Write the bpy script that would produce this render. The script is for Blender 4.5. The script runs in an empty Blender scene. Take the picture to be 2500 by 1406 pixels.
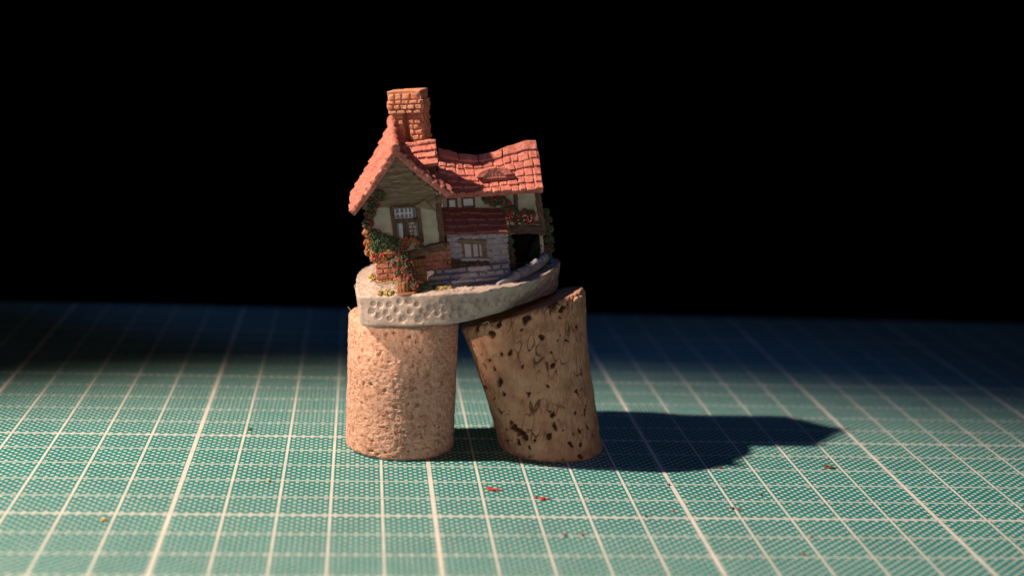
# A cottage figurine balanced on two corks on a green cutting mat, lit by a warm key lamp and added fill lamps.
# Lengths below are centimetres; everything is written to the scene in metres (S).
import bpy, bmesh, math, random
from mathutils import Vector, Matrix, noise

S = 0.01
scene = bpy.context.scene
col = scene.collection
R = math.radians
rng = random.Random(7)

# ------------------------------------------------------------------ materials
def new_mat(name):
    m = bpy.data.materials.new(name); m.use_nodes = True
    nt = m.node_tree
    b = nt.nodes['Principled BSDF']
    return m, nt, b

def noise_node(nt, vec, scale, detail=4.0, rough=0.55):
    n = nt.nodes.new('ShaderNodeTexNoise'); n.inputs['Scale'].default_value = scale
    n.inputs['Detail'].default_value = detail; n.inputs['Roughness'].default_value = rough
    nt.links.new(vec, n.inputs['Vector']); return n

def cm_coords(nt):
    tc = nt.nodes.new('ShaderNodeTexCoord')
    v = nt.nodes.new('ShaderNodeVectorMath'); v.operation = 'SCALE'; v.inputs['Scale'].default_value = 100.0
    nt.links.new(tc.outputs['Object'], v.inputs[0]); return v.outputs[0]

def ramp(nt, fac, stops):
    r = nt.nodes.new('ShaderNodeValToRGB'); e = r.color_ramp.elements
    e[0].position, e[0].color = stops[0][0], (*stops[0][1], 1)
    e[1].position, e[1].color = stops[-1][0], (*stops[-1][1], 1)
    for p, c in stops[1:-1]:
        k = e.new(p); k.color = (*c, 1)
    nt.links.new(fac, r.inputs['Fac']); return r.outputs['Color']

def bump(nt, b, height, strength, dist_cm):
    n = nt.nodes.new('ShaderNodeBump'); n.inputs['Strength'].default_value = strength
    n.inputs['Distance'].default_value = dist_cm * S
    nt.links.new(height, n.inputs['Height'])
    nt.links.new(n.outputs['Normal'], b.inputs['Normal']); return n

def painted(name, dark, mid, light, scale=5.0, rough=0.75, bscale=28.0, bstr=0.5, bdist=0.02, spec=0.25, speck=None, rub=None):
    """hand painted resin: blotchy colour and a fine grain"""
    m, nt, b = new_mat(name)
    v = cm_coords(nt)
    n1 = noise_node(nt, v, scale, 5, 0.65)
    c = ramp(nt, n1.outputs['Fac'], [(0.3, dark), (0.5, mid), (0.7, light)])
    if speck:
        n3 = noise_node(nt, v, speck[1], 2, 0.5)
        f = nt.nodes.new('ShaderNodeMapRange'); f.inputs['From Min'].default_value = speck[2]
        f.inputs['From Max'].default_value = speck[2] + 0.06
        nt.links.new(n3.outputs['Fac'], f.inputs['Value'])
        mx = nt.nodes.new('ShaderNodeMix'); mx.data_type = 'RGBA'
        nt.links.new(f.outputs[0], mx.inputs['Factor']); nt.links.new(c, mx.inputs['A'])
        mx.inputs['B'].default_value = (*speck[0], 1); c = mx.outputs['Result']
    if rub:     # dry-brushed lighter paint on the raised edges
        g = nt.nodes.new('ShaderNodeNewGeometry')
        f = nt.nodes.new('ShaderNodeMapRange'); f.inputs['From Min'].default_value = .52; f.inputs['From Max'].default_value = .60
        f.inputs['To Max'].default_value = .75
        nt.links.new(g.outputs['Pointiness'], f.inputs['Value'])
        nr = noise_node(nt, v, 7, 3, .6)
        mm = nt.nodes.new('ShaderNodeMath'); mm.operation = 'MULTIPLY'
        nt.links.new(f.outputs[0], mm.inputs[0]); nt.links.new(nr.outputs['Fac'], mm.inputs[1])
        mx = nt.nodes.new('ShaderNodeMix'); mx.data_type = 'RGBA'
        nt.links.new(mm.outputs[0], mx.inputs['Factor']); nt.links.new(c, mx.inputs['A'])
        mx.inputs['B'].default_value = (*rub, 1); c = mx.outputs['Result']
    nt.links.new(c, b.inputs['Base Color'])
    b.inputs['Roughness'].default_value = rough
    b.inputs['Specular IOR Level'].default_value = spec
    n2 = noise_node(nt, v, bscale, 4, 0.7)
    bump(nt, b, n2.outputs['Fac'], bstr, bdist)
    return m

def plain(name, colr, rough=0.7, spec=0.2):
    m, nt, b = new_mat(name)
    b.inputs['Base Color'].default_value = (*colr, 1); b.inputs['Roughness'].default_value = rough
    b.inputs['Specular IOR Level'].default_value = spec
    return m

def wood(name, dark, light, axis_scale):
    m, nt, b = new_mat(name)
    v = cm_coords(nt)
    mp = nt.nodes.new('ShaderNodeMapping'); mp.inputs['Scale'].default_value = axis_scale
    nt.links.new(v, mp.inputs['Vector'])
    n = noise_node(nt, mp.outputs[0], 6, 5, 0.65)
    nt.links.new(ramp(nt, n.outputs['Fac'], [(0.32, dark), (0.68, light)]), b.inputs['Base Color'])
    b.inputs['Roughness'].default_value = 0.7; b.inputs['Specular IOR Level'].default_value = 0.25
    bump(nt, b, n.outputs['Fac'], 0.8, 0.03)
    return m

M = {}
M['tile'] = painted('terracotta_tile', (.40, .11, .085), (.57, .18, .14), (.69, .27, .22), 4, .66, 40, .7, .022, .35, speck=((.24, .07, .05), 20, .59), rub=(.78, .46, .36))
M['tile_dark'] = painted('maroon_tile', (.20, .06, .05), (.27, .085, .07), (.32, .11, .09), 6, .75, 40, .5, .02, .3, rub=(.42, .2, .17))
M['brick_pale'] = painted('pale_orange_brick', (.52, .18, .10), (.66, .28, .17), (.75, .40, .26), 5, .7, 36, .6, .02, .3, rub=(.82, .56, .40))
M['brick_red'] = painted('red_brick', (.30, .105, .06), (.41, .165, .11), (.52, .28, .2), 6, .7, 36, .5, .02, .3, rub=(.68, .44, .32))
M['stone'] = painted('grey_stone', (.30, .28, .31), (.44, .41, .43), (.58, .54, .52), 5, .7, 36, .6, .025, .3, rub=(.72, .68, .66), speck=((.22, .2, .24), 14, .66))
M['kerb'] = painted('grey_kerb', (.20, .19, .22), (.30, .28, .31), (.38, .36, .37), 6, .75, 36, .5, .02, .3)
M['plinth'] = painted('worn_stone', (.25, .23, .26), (.37, .34, .37), (.48, .45, .45), 5, .7, 36, .6, .025, .3, rub=(.6, .56, .56))
M['path'] = painted('mauve_path', (.17, .15, .19), (.27, .24, .28), (.36, .32, .35), 5, .7, 36, .6, .025, .3, rub=(.5, .46, .48))
M['base'] = painted('base_resin', (.28, .215, .19), (.41, .32, .285), (.49, .39, .35), 4, .62, 24, .5, .025, .35, speck=((.24, .2, .19), 10, .62))
M['earth'] = painted('earth_bank', (.26, .16, .085), (.36, .26, .15), (.20, .20, .085), 7, .85, 30, 1.0, .08, .2, speck=((.15, .13, .05), 15, .53))
M['plaster'] = painted('cream_plaster', (.33, .30, .21), (.45, .41, .30), (.53, .49, .38), 3, .65, 24, .25, .012, .3)
M['board'] = wood('weathered_board', (.14, .10, .06), (.33, .255, .165), (0.7, 1, 4))
M['timber'] = wood('brown_timber', (.055, .03, .02), (.18, .10, .06), (3, 3, 0.8))
M['timber_h'] = wood('brown_timber_long', (.055, .032, .024), (.16, .095, .065), (0.8, 3, 4))
M['barrel'] = wood('brown_barrel_wood', (.12, .05, .02), (.34, .16, .08), (6, 6, 0.7))
M['white'] = painted('white_paint', (.42, .42, .42), (.56, .56, .56), (.62, .62, .60), 6, .5, 24, .2, .01, .4)
M['pane'] = plain('dark_pane', (.02, .02, .025), .25, .5)
M['hollow'] = plain('unlit_interior', (.01, .008, .007), .95, .05)  # near-black colour stands in for the shade inside the doorway
M['leaf'] = painted('sponge_leaf', (.025, .05, .022), (.06, .105, .055), (.15, .19, .11), 9, .85, 60, .4, .01, .2)
M['leaf_gold'] = painted('gold_leaf', (.16, .13, .03), (.34, .27, .09), (.44, .36, .16), 9, .85, 60, .4, .01, .2)
M['leaf_dark'] = painted('dark_leaf', (.008, .014, .008), (.016, .024, .014), (.035, .04, .03), 9, .8, 60, .4, .01, .3)
M['bloom_red'] = painted('red_bloom', (.18, .014, .016), (.36, .028, .03), (.56, .16, .13), 12, .6, 60, .2, .01, .35)
M['bloom_cream'] = painted('cream_bloom', (.6, .36, .2), (.72, .5, .3), (.78, .62, .42), 12, .6, 60, .2, .01, .3)
M['cloth'] = plain('black_cloth', (.0035, .0035, .004), 1.0, 0.0)
M['fibre'] = plain('pale_fibre', (.6, .5, .42), .6, .3)

def mat_pressed_cork():
    m, nt, b = new_mat('pressed_cork'); v = cm_coords(nt)
    wv = noise_node(nt, v, 6, 3, .6)
    add = nt.nodes.new('ShaderNodeVectorMath'); add.operation = 'MULTIPLY_ADD'
    nt.links.new(wv.outputs['Color'], add.inputs[0]); add.inputs[1].default_value = (.16, .16, .16); nt.links.new(v, add.inputs[2])
    vo = nt.nodes.new('ShaderNodeTexVoronoi'); vo.inputs['Scale'].default_value = 13; nt.links.new(add.outputs[0], vo.inputs['Vector'])
    sep = nt.nodes.new('ShaderNodeSeparateColor'); nt.links.new(vo.outputs['Color'], sep.inputs[0])
    c1 = ramp(nt, sep.outputs[0], [(0.0, (.46, .22, .15)), (.2, (.64, .34, .245)), (.6, (.71, .395, .29)), (1.0, (.77, .48, .36))])
    n2 = noise_node(nt, v, 15, 4, .65)
    f = nt.nodes.new('ShaderNodeMapRange'); f.inputs['From Min'].default_value = .61; f.inputs['From Max'].default_value = .67
    nt.links.new(n2.outputs['Fac'], f.inputs['Value'])
    mx = nt.nodes.new('ShaderNodeMix'); mx.data_type = 'RGBA'
    nt.links.new(f.outputs[0], mx.inputs['Factor']); nt.links.new(c1, mx.inputs['A']); mx.inputs['B'].default_value = (.22, .09, .045, 1)
    nt.links.new(mx.outputs['Result'], b.inputs['Base Color'])
    b.inputs['Roughness'].default_value = .85; b.inputs['Specular IOR Level'].default_value = .2
    n3 = noise_node(nt, v, 38, 4, .7)
    bump(nt, b, n3.outputs['Fac'], .9, .04)
    return m

def mat_natural_cork():
    m, nt, b = new_mat('natural_cork'); v = cm_coords(nt)
    at = nt.nodes.new('ShaderNodeAttribute'); at.attribute_name = 'pit'
    n1 = noise_node(nt, v, 2.6, 6, .6)
    c1 = ramp(nt, n1.outputs['Fac'], [(.28, (.38, .175, .11)), (.5, (.58, .305, .19)), (.72, (.66, .39, .27))])
    n2 = noise_node(nt, v, 24, 3, .6)
    f2 = nt.nodes.new('ShaderNodeMapRange'); f2.inputs['From Min'].default_value = .66; f2.inputs['From Max'].default_value = .74
    f2.inputs['To Max'].default_value = .7
    nt.links.new(n2.outputs['Fac'], f2.inputs['Value'])
    mx2 = nt.nodes.new('ShaderNodeMix'); mx2.data_type = 'RGBA'
    nt.links.new(f2.outputs[0], mx2.inputs['Factor']); nt.links.new(c1, mx2.inputs['A']); mx2.inputs['B'].default_value = (.12, .05, .025, 1)
    gm = nt.nodes.new('ShaderNodeMapping'); gm.inputs['Scale'].default_value = (1, 1, .28); gm.inputs['Rotation'].default_value = (0, R(-14), 0)
    nt.links.new(v, gm.inputs['Vector'])
    gr = noise_node(nt, gm.outputs[0], 20, 6, .7)
    fg = nt.nodes.new('ShaderNodeMapRange'); fg.inputs['From Min'].default_value = .52; fg.inputs['From Max'].default_value = .70; fg.inputs['To Max'].default_value = .55
    nt.links.new(gr.outputs['Fac'], fg.inputs['Value'])
    mxg = nt.nodes.new('ShaderNodeMix'); mxg.data_type = 'RGBA'
    nt.links.new(fg.outputs[0], mxg.inputs['Factor']); nt.links.new(mx2.outputs['Result'], mxg.inputs['A']); mxg.inputs['B'].default_value = (.20, .095, .05, 1)
    mx2 = mxg
    np_ = noise_node(nt, v, 14, 2, .5)
    pc = ramp(nt, np_.outputs['Fac'], [(.35, (.018, .010, .007)), (.65, (.11, .038, .016))])
    mx = nt.nodes.new('ShaderNodeMix'); mx.data_type = 'RGBA'
    nt.links.new(at.outputs['Fac'], mx.inputs['Factor']); nt.links.new(mx2.outputs['Result'], mx.inputs['A']); nt.links.new(pc, mx.inputs['B'])
    nt.links.new(mx.outputs['Result'], b.inputs['Base Color'])
    b.inputs['Roughness'].default_value = .82; b.inputs['Specular IOR Level'].default_value = .2
    n3 = noise_node(nt, gm.outputs[0], 42, 5, .75)
    bump(nt, b, n3.outputs['Fac'], .9, .035)
    return m

def mat_mat():
    """green mat printed with a 1 cm grid, heavier every 5 cm, and a staggered dot screen"""
    m, nt, b = new_mat('printed_mat'); v = cm_coords(nt)
    def math_(op, a, c=None, d=None):
        n = nt.nodes.new('ShaderNodeMath'); n.operation = op
        for i, x in enumerate((a, c, d)):
            if x is None: continue
            if isinstance(x, (int, float)): n.inputs[i].default_value = x
            else: nt.links.new(x, n.inputs[i])
        return n.outputs[0]
    wob = noise_node(nt, v, 9, 2, .5)
    wv = nt.nodes.new('ShaderNodeVectorMath'); wv.operation = 'MULTIPLY_ADD'
    nt.links.new(wob.outputs['Color'], wv.inputs[0]); wv.inputs[1].default_value = (.014, .014, 0); nt.links.new(v, wv.inputs[2])
    sp = nt.nodes.new('ShaderNodeSeparateXYZ'); nt.links.new(wv.outputs[0], sp.inputs[0])
    x, y = sp.outputs[0], sp.outputs[1]
    def near(val, period):      # distance to the nearest multiple of the period
        return math_('PINGPONG', math_('ABSOLUTE', val), period / 2)
    def edge(dist, half, soft=.008):
        r = nt.nodes.new('ShaderNodeMapRange'); r.inputs['From Min'].default_value = half - soft
        r.inputs['From Max'].default_value = half + soft; r.inputs['To Min'].default_value = 1; r.inputs['To Max'].default_value = 0
        nt.links.new(dist, r.inputs['Value']); return r.outputs[0]
    def near0(val, period):
        t = math_('ADD', math_('DIVIDE', val, period), .5)
        t = math_('SUBTRACT', math_('FRACT', t), .5)
        return math_('MULTIPLY', math_('ABSOLUTE', t), period)
    xs = math_('ADD', x, 100.0); ys = math_('ADD', y, 100.0)
    lines = math_('MAXIMUM', edge(near0(xs, 1), .026), edge(near0(ys, 1), .022))
    lines = math_('MAXIMUM', lines, math_('MAXIMUM', edge(near0(xs, 5), .045), edge(near0(ys, 5), .042)))
    def dots(ox):
        dx = near0(math_('ADD', xs, ox), .2); dy = near0(math_('ADD', ys, ox), .2)
        d = math_('SQRT', math_('ADD', math_('MULTIPLY', dx, dx), math_('MULTIPLY', dy, dy)))
        return edge(d, .037, .009)
    d = math_('MAXIMUM', dots(0.0), dots(.1))
    ink = math_('MAXIMUM', lines, d)
    wear = noise_node(nt, v, 1.1, 6, .7)
    wr = nt.nodes.new('ShaderNodeMapRange'); wr.inputs['From Min'].default_value = .3; wr.inputs['From Max'].default_value = .6
    wr.inputs['To Min'].default_value = .74; wr.inputs['To Max'].default_value = 1.0
    nt.links.new(wear.outputs['Fac'], wr.inputs['Value'])
    ink = math_('MULTIPLY', ink, wr.outputs[0])
    g1 = noise_node(nt, v, .7, 5, .6)
    green = ramp(nt, g1.outputs['Fac'], [(.3, (.006, .175, .178)), (.7, (.014, .215, .215))])
    mx = nt.nodes.new('ShaderNodeMix'); mx.data_type = 'RGBA'
    nt.links.new(ink, mx.inputs['Factor']); nt.links.new(green, mx.inputs['A']); mx.inputs['B'].default_value = (.68, .66, .64, 1)
    nt.links.new(mx.outputs['Result'], b.inputs['Base Color'])
    b.inputs['Roughness'].default_value = .55; b.inputs['Specular IOR Level'].default_value = .25
    h = math_('ADD', math_('MULTIPLY', ink, .6), noise_node(nt, v, 60, 3, .6).outputs['Fac'])
    bump(nt, b, h, .3, .01)
    return m

# ------------------------------------------------------------------ mesh helpers
class MB:
    def __init__(self): self.v = []; self.f = []; self.mi = []
    def add(self, verts, faces, mi=0):
        o = len(self.v); self.v += [Vector(p) for p in verts]
        self.f += [tuple(i + o for i in f) for f in faces]; self.mi += [mi] * len(faces)
    def hexa(self, p, mi=0):     # 8 corners: bottom ring 0-3, top ring 4-7
        self.add(p, [(3, 2, 1, 0), (4, 5, 6, 7), (0, 1, 5, 4), (1, 2, 6, 5), (2, 3, 7, 6), (3, 0, 4, 7)], mi)
    def box(self, lo, hi, jit=0.0, mi=0):
        (x0, y0, z0), (x1, y1, z1) = lo, hi
        p = [(x0, y0, z0), (x1, y0, z0), (x1, y1, z0), (x0, y1, z0), (x0, y0, z1), (x1, y0, z1), (x1, y1, z1), (x0, y1, z1)]
        if jit: p = [tuple(k + rng.uniform(-jit, jit) for k in q) for q in p]
        self.hexa(p, mi)
    def beam(self, p0, p1, w, d, jit=0.0, mi=0):
        """bar from p0 to p1 lying in a wall facing -b: w across, d deep"""
        p0, p1 = Vector(p0), Vector(p1); t = (p1 - p0).normalized()
        n = Vector((0, 1, 0)); s = t.cross(n).normalized() * (w / 2); n = n * (d / 2)
        p = [p0 - s - n, p0 + s - n, p0 + s + n, p0 - s + n, p1 - s - n, p1 + s - n, p1 + s + n, p1 - s + n]
        if jit: p = [q + Vector((rng.uniform(-jit, jit), rng.uniform(-jit, jit), rng.uniform(-jit, jit))) for q in p]
        self.hexa(p, mi)
    def prism(self, prof, b0, b1, mi=0):   # profile in (a, c), run along b
        n = len(prof)
        self.add([(a, b0, c) for a, c in prof] + [(a, b1, c) for a, c in prof],
                 [tuple(range(n)), tuple(range(2 * n - 1, n - 1, -1))] + [(i, n + i, n + (i + 1) % n, (i + 1) % n) for i in range(n)], mi)
    def prism_a(self, prof, a0, a1, mi=0):  # profile in (b, c), run along a
        n = len(prof)
        self.add([(a0, b, c) for b, c in prof] + [(a1, b, c) for b, c in prof],
                 [tuple(range(n - 1, -1, -1)), tuple(range(n, 2 * n))] + [(i, (i + 1) % n, n + (i + 1) % n, n + i) for i in range(n)], mi)
    def tube(self, pts, rad, seg=8, mi=0, squash=1.0):
        pts = [Vector(p) for p in pts]; n = len(pts); V = []; F = []
        rad = rad if isinstance(rad, (list, tuple)) else [rad] * n
        for i, p in enumerate(pts):
            t = (pts[min(i + 1, n - 1)] - pts[max(i - 1, 0)]).normalized()
            up = Vector((0, 0, 1)) if abs(t.z) < .9 else Vector((0, 1, 0))
            s = t.cross(up).normalized(); u = s.cross(t)
            for k in range(seg):
                A = 2 * math.pi * k / seg
                V.append(p + s * math.cos(A) * rad[i] + u * math.sin(A) * rad[i] * squash)
        for i in range(n - 1):
            for k in range(seg):
                F.append((i * seg + k, i * seg + (k + 1) % seg, (i + 1) * seg + (k + 1) % seg, (i + 1) * seg + k))
        F.append(tuple(range(seg - 1, -1, -1))); F.append(tuple((n - 1) * seg + k for k in range(seg)))
        self.add(V, F, mi)
    def ball(self, c, r, mi=0, sub=1, flat=(1, 1, 1), rough=0.0):
        vs, fs = ICO[sub]; c = Vector(c)
        rot = Matrix.Rotation(rng.uniform(0, 6.28), 3, Vector((rng.uniform(-1, 1), rng.uniform(-1, 1), rng.uniform(-1, 1))).normalized() if True else 'Z')
        self.add([c + (rot @ Vector((p.x * flat[0], p.y * flat[1], p.z * flat[2]))) * r * (1 + rng.uniform(-rough, rough)) for p in vs], fs, mi)
    def mesh(self, name, scale=S):
        me = bpy.data.meshes.new(name)
        me.from_pydata([tuple(p * scale) for p in self.v], [], self.f)
        for p, m in zip(me.polygons, self.mi): p.material_index = m
        bm = bmesh.new(); bm.from_mesh(me); bmesh.ops.recalc_face_normals(bm, faces=bm.faces[:]); bm.to_mesh(me); bm.free()
        return me

ICO = {}
for _s in (1, 2):
    _b = bmesh.new(); bmesh.ops.create_icosphere(_b, subdivisions=_s, radius=1)
    _b.verts.index_update()
    ICO[_s] = ([v.co.copy() for v in _b.verts], [tuple(v.index for v in f.verts) for f in _b.faces]); _b.free()

def link(name, me, mats, parent=None, smooth=True):
    o = bpy.data.objects.new(name, me); col.objects.link(o)
    me.materials.clear()
    for m in (mats if isinstance(mats, (list, tuple)) else [mats]): me.materials.append(m)
    if smooth:
        for p in me.polygons: p.use_smooth = True
    if parent: o.parent = parent
    return o

def build(name, mb, mats, parent=None, bevel=0.0, smooth=False):
    o = link(name, mb.mesh(name), mats, parent, smooth)
    if bevel:
        m = o.modifiers.new('soften', 'BEVEL'); m.width = bevel * S; m.segments = 2; m.limit_method = 'ANGLE'; m.angle_limit = R(40)
    return o

def sculpt(name, mb, mats, parent=None, voxel=.012, iters=3, amp=.006, freq=9.0):
    """melt overlapping blocks into one soft moulded surface"""
    me = mb.mesh('tmp', 1.0); o = bpy.data.objects.new('tmp', me); col.objects.link(o)
    r = o.modifiers.new('r', 'REMESH'); r.mode = 'VOXEL'; r.voxel_size = voxel
    s = o.modifiers.new('s', 'SMOOTH'); s.factor = .5; s.iterations = iters
    bpy.context.view_layer.update()
    dg = bpy.context.evaluated_depsgraph_get()
    out = bpy.data.meshes.new_from_object(o.evaluated_get(dg)); out.name = name
    bpy.data.objects.remove(o); bpy.data.meshes.remove(me)
    cos = [v.co.copy() for v in out.vertices]; nos = [v.normal.copy() for v in out.vertices]
    flat = []
    for c, n in zip(cos, nos):
        c2 = c + n * (noise.noise(c * freq) * amp + noise.noise(c * freq * 3) * amp * .4)
        flat += [c2.x * S, c2.y * S, c2.z * S]
    out.vertices.foreach_set('co', flat); out.update()
    return link(name, out, mats, parent, True)

def thing(o, label, cat, group=None):
    o['label'] = label; o['category'] = cat
    if group: o['group'] = group
    return o
def empty(name, loc=(0, 0, 0)):
    o = bpy.data.objects.new(name, None); col.objects.link(o); o.location = Vector(loc) * S; o.empty_display_size = .005
    return o

# ------------------------------------------------------------------ camera (solved from the printed grid)
cam = bpy.data.cameras.new('camera'); co = bpy.data.objects.new('camera', cam); col.objects.link(co)
rot = Matrix(((0.994647, -0.023037, -0.100727), (-0.093974, 0.203618, -0.974530), (0.042961, 0.978779, 0.200363)))
co.matrix_world = Matrix.Translation(Vector((3.424, -27.686, 10.186)) * S) @ rot.to_4x4()
cam.sensor_width = 36; cam.lens = 53.45; cam.clip_start = .01; cam.clip_end = 20
cam.dof.use_dof = True; cam.dof.focus_distance = .322; cam.dof.aperture_fstop = 10.3; cam.dof.aperture_blades = 0
scene.camera = co

# ------------------------------------------------------------------ setting
def slab(name, lo, hi, mat, bevel=0):
    mb = MB(); mb.box(lo, hi); return build(name, mb, mat, None, bevel)
table = slab('table_top', (-120, -70, -3.3), (120, 160, -.3), M['cloth']); table['kind'] = 'structure'
cm = slab('cutting_mat', (-20, -24, -.3), (40, 18.1, 0), mat_mat(), .05)
thing(cm, 'green dotted cutting mat printed with a pale grid, lying under both corks', 'cutting mat')

# ------------------------------------------------------------------ corks
def loft(name, surf, nu, nt_, mat, rim=.06, pit=None):
    """a stopper: surf(th, t, k) -> point; k scales the radius; closed top and bottom"""
    rows = []
    for k in (0.02, .25, .5, .75, .9, .97): rows.append((0, k, 0))
    for i in range(nt_ + 1): rows.append((i / nt_, 1, 1))
    for k in (.97, .93, .85, .75, .6, .45, .3, .15, .02): rows.append((1, k, 2))
    V, F, P = [], [], []
    for t, k, zone in rows:
        for j in range(nu):
            th = 2 * math.pi * j / nu
            p, d, pv = surf(th, t, k, zone); V.append(p); P.append(pv)
    for i in range(len(rows) - 1):
        for j in range(nu):
            a, b2 = i * nu + j, i * nu + (j + 1) % nu
            F.append((a, b2, b2 + nu, a + nu))
    F.append(tuple(range(nu - 1, -1, -1))); F.append(tuple((len(rows) - 1) * nu + j for j in range(nu)))
    me = bpy.data.meshes.new(name); me.from_pydata([tuple(p * S) for p in V], [], F)
    if pit:
        at = me.attributes.new('pit', 'FLOAT', 'POINT'); at.data.foreach_set('value', P)
    return link(name, me, mat)

def pressed(th, t, k, zone):
    kk = k
    if zone == 1:
        e = min(t, 1 - t) * 2.95
        kk = 1 - (.06 * (1 - e / .1) ** 2 if e < .1 else 0)
    elif zone != 1: kk = k * .94
    r = 1.185 * kk
    q = Vector((math.cos(th) * r, math.sin(th) * r, 2.95 * t))
    n = Vector((math.cos(th), math.sin(th), 0)) if zone == 1 else Vector((0, 0, 1 if zone == 2 else 0))
    w = q + Vector((noise.noise(q * 5), noise.noise(q * 5 + Vector((9, 0, 0))), noise.noise(q * 5 + Vector((0, 9, 0))))) * .06
    vd = noise.voronoi(w * 9.5)[0]
    crumb = noise.cell(w * 9.5)
    h = (vd[0] * -.018 + .008) + max(0, .12 - (vd[1] - vd[0])) * -.035 + noise.noise(q * 2.2) * .012 + noise.noise(q * 11) * .004 + noise.noise(q * 34) * .009
    hole = max(0, noise.noise(q * 9.0 + Vector((4, 4, 4))) - .46) * -.24
    q = q + n * (h + hole)
    if zone == 0: q.z = 0
    q.x += q.z * .004; q.z *= 1 - .012 * q.x
    return q + Vector((4.415, 4.46, 0)), n, 0
left_cork = loft('cork', pressed, 320, 330, mat_pressed_cork())
thing(left_cork, 'upright pale cork of pressed granules, lit from the left, under the gable end', 'cork', 'corks under the cottage')

PITS = [(-146, .985, .084), (-162, .98, .052), (-94, .965, .071), (-60, .95, .065), (-51, .963, .052), (-46, .938, .032), (-39, .812, .045), (-128, .925, .077), (-165, .913, .052), (-159, .75, .065), (-150, .7, .058), (-123, .775, .055), (-114, .775, .055), (-135, .575, .10), (-170, .525, .11), (-136, .675, .052), (-140, .738, .045), (-105, .663, .039), (-75, .638, .058), (-57, .763, .032), (-66, .788, .029), (-82, .825, .06), (-75, .713, .032), (-26, .475, .045), (-51, .438, .058), (-105, .488, .042), (-146, .35, .077), (-124, .213, .12), (-130, .238, .084), (-120, .175, .065), (-146, .113, .052), (-134, .275, .048), (-110, .15, .029), (-117, .1, .032), (-92, .188, .058), (-84, .25, .058), (-69, .125, .058), (-57, .113, .039), (-57, .2, .039), (-44, .213, .052), (-42, .3, .058), (-58, .312, .052), (-84, .325, .058), (-66, .188, .032), (-134, .488, .052), (-150, .438, .045), (-129, .125, .058), (-76, .225, .026), (-84, .513, .029), (-7, .575, .029), (-36, .55, .026), (-99, .913, .032), (-118, .98, .06), (-60, .03, .06), (-66, 1.0, .10)]
for _ in range(45): PITS.append((rng.uniform(5, 175), rng.random(), rng.uniform(.03, .09)))
for _ in range(32): PITS.append((rng.uniform(-178, -2), rng.random(), rng.uniform(.016, .032)))
PITD = [(R(a), t, r * .98, rng.uniform(.45, .9) if r < .06 else rng.uniform(.35, .6), rng.uniform(-.8, .8)) for a, t, r in PITS]
def cork_axis(t): return Vector((7.76 - .76 * t, 4.42 + .13 * t, 3.15 * t)), 1.13 + .1 * t + .2 * t ** 3, R(20.3) * t
def natural(th, t, k, zone):
    c, r, kp = cork_axis(t)
    kk = k
    if zone == 1:
        e = min(t, 1 - t) * 3.0
        kk = 1 - (.045 * (1 - e / .09) ** 2 if e < .09 else 0)
    else: kk = k * .955
    d = Vector((math.cos(th) * math.cos(kp), math.sin(th), math.cos(th) * math.sin(kp)))
    q = c + d * (r * kk)
    pv = 0.0; dep = 0.0
    if zone == 1:
        wob = Vector((noise.noise(q * 7), noise.noise(q * 7 + Vector((5, 5, 0))), 0)) * .045 + Vector((noise.noise(q * 19), noise.noise(q * 19 + Vector((5, 5, 0))), 0)) * .02
        for a, pt, pr, asp, sl in PITD:
            dz = (t - pt) * 3.05
            if abs(dz) > pr * 3: continue
            da = (th - a + math.pi) % (2 * math.pi) - math.pi
            dx = da * r
            if abs(dx) > pr * 3: continue
            dx += wob.x; dz += wob.y
            dx2 = dx + sl * dz
            dd = math.hypot(dx2 / (pr * (1.0 if pr < .06 or asp > .5 else 1.35)), dz / (pr * (1.25 - .5 * (1 - asp))))
            dd += noise.noise(q * 16) * .45
            if dd < 1.35:
                m_ = max(0, min(1, (1.15 - dd) / .35)); pv = max(pv, m_)
                dep = max(dep, m_ * min(.075, pr * .9))
        # fine fissures running up the bark
        ln = noise.noise(Vector((q.x * 9, q.y * 9, q.z * 3.2)))
        fis = max(0, .13 - abs(ln)) * 8 * max(0, noise.noise(q * 2.3 + Vector((3, 1, 7))) + .16) * 1.8
        fis = min(1, fis)
        pv = max(pv, fis * .8); dep += fis * .03
        dep -= noise.noise(q * 1.6) * .03 + noise.noise(q * 6) * .016 + noise.noise(Vector((q.x * 14, q.y * 14, q.z * 7))) * .012
        dep += abs(noise.noise(q * 30)) * .008
        if t < .5:   # bottom flare on the right-hand side
            dep -= .05 * (1 - t / .5) ** 2 * max(0, math.cos(th))
    elif zone == 2:
        crack = abs(q.y - 4.05 - .10 * math.sin(q.x * 3)) < .035 and q.x > 7.2
        dep = -noise.noise(q * 3) * .02 + (.05 if crack else 0)
        pv = .9 if crack else max(0, min(1, (noise.noise(q * 6) - .45) * 5)) * .5
        axis = Vector((-math.sin(kp), 0, math.cos(kp)))
        q = q - axis * dep; q.z += -.19 * math.sin(th) * kk
        return q, d, pv
    q = q - d * dep
    q.z += -.19 * math.sin(th) * kk * t * t
    if zone == 0: q.z = 0.0
    if zone == 1 and t == 0: q.z = 0
    return q, d, pv
right_cork = loft('cork', natural, 420, 400, mat_natural_cork(), pit=True)
thing(right_cork, 'leaning brown natural cork riddled with dark pits, under the cottage doorway', 'cork', 'corks under the cottage')
mb = MB()
for p, r_ in (((8.02, 3.52, 3.56), .05), ((8.14, 3.60, 3.60), .03)): mb.ball(p, r_, 0, 2, (1.4, .8, .5), .25)
build('lit_rim_patch', mb, M['brick_red'], right_cork, smooth=True)  # orange lumps stand in for light caught on the cork rim

# ------------------------------------------------------------------ the cottage
house = empty('cottage_figurine', (5.75, 4.40, 3.19))
house.rotation_euler = (0, -R(6.5), 0)
thing(house, 'miniature brick cottage figurine with orange tiled roofs and red roses, tilted across two corks', 'figurine')

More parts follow.
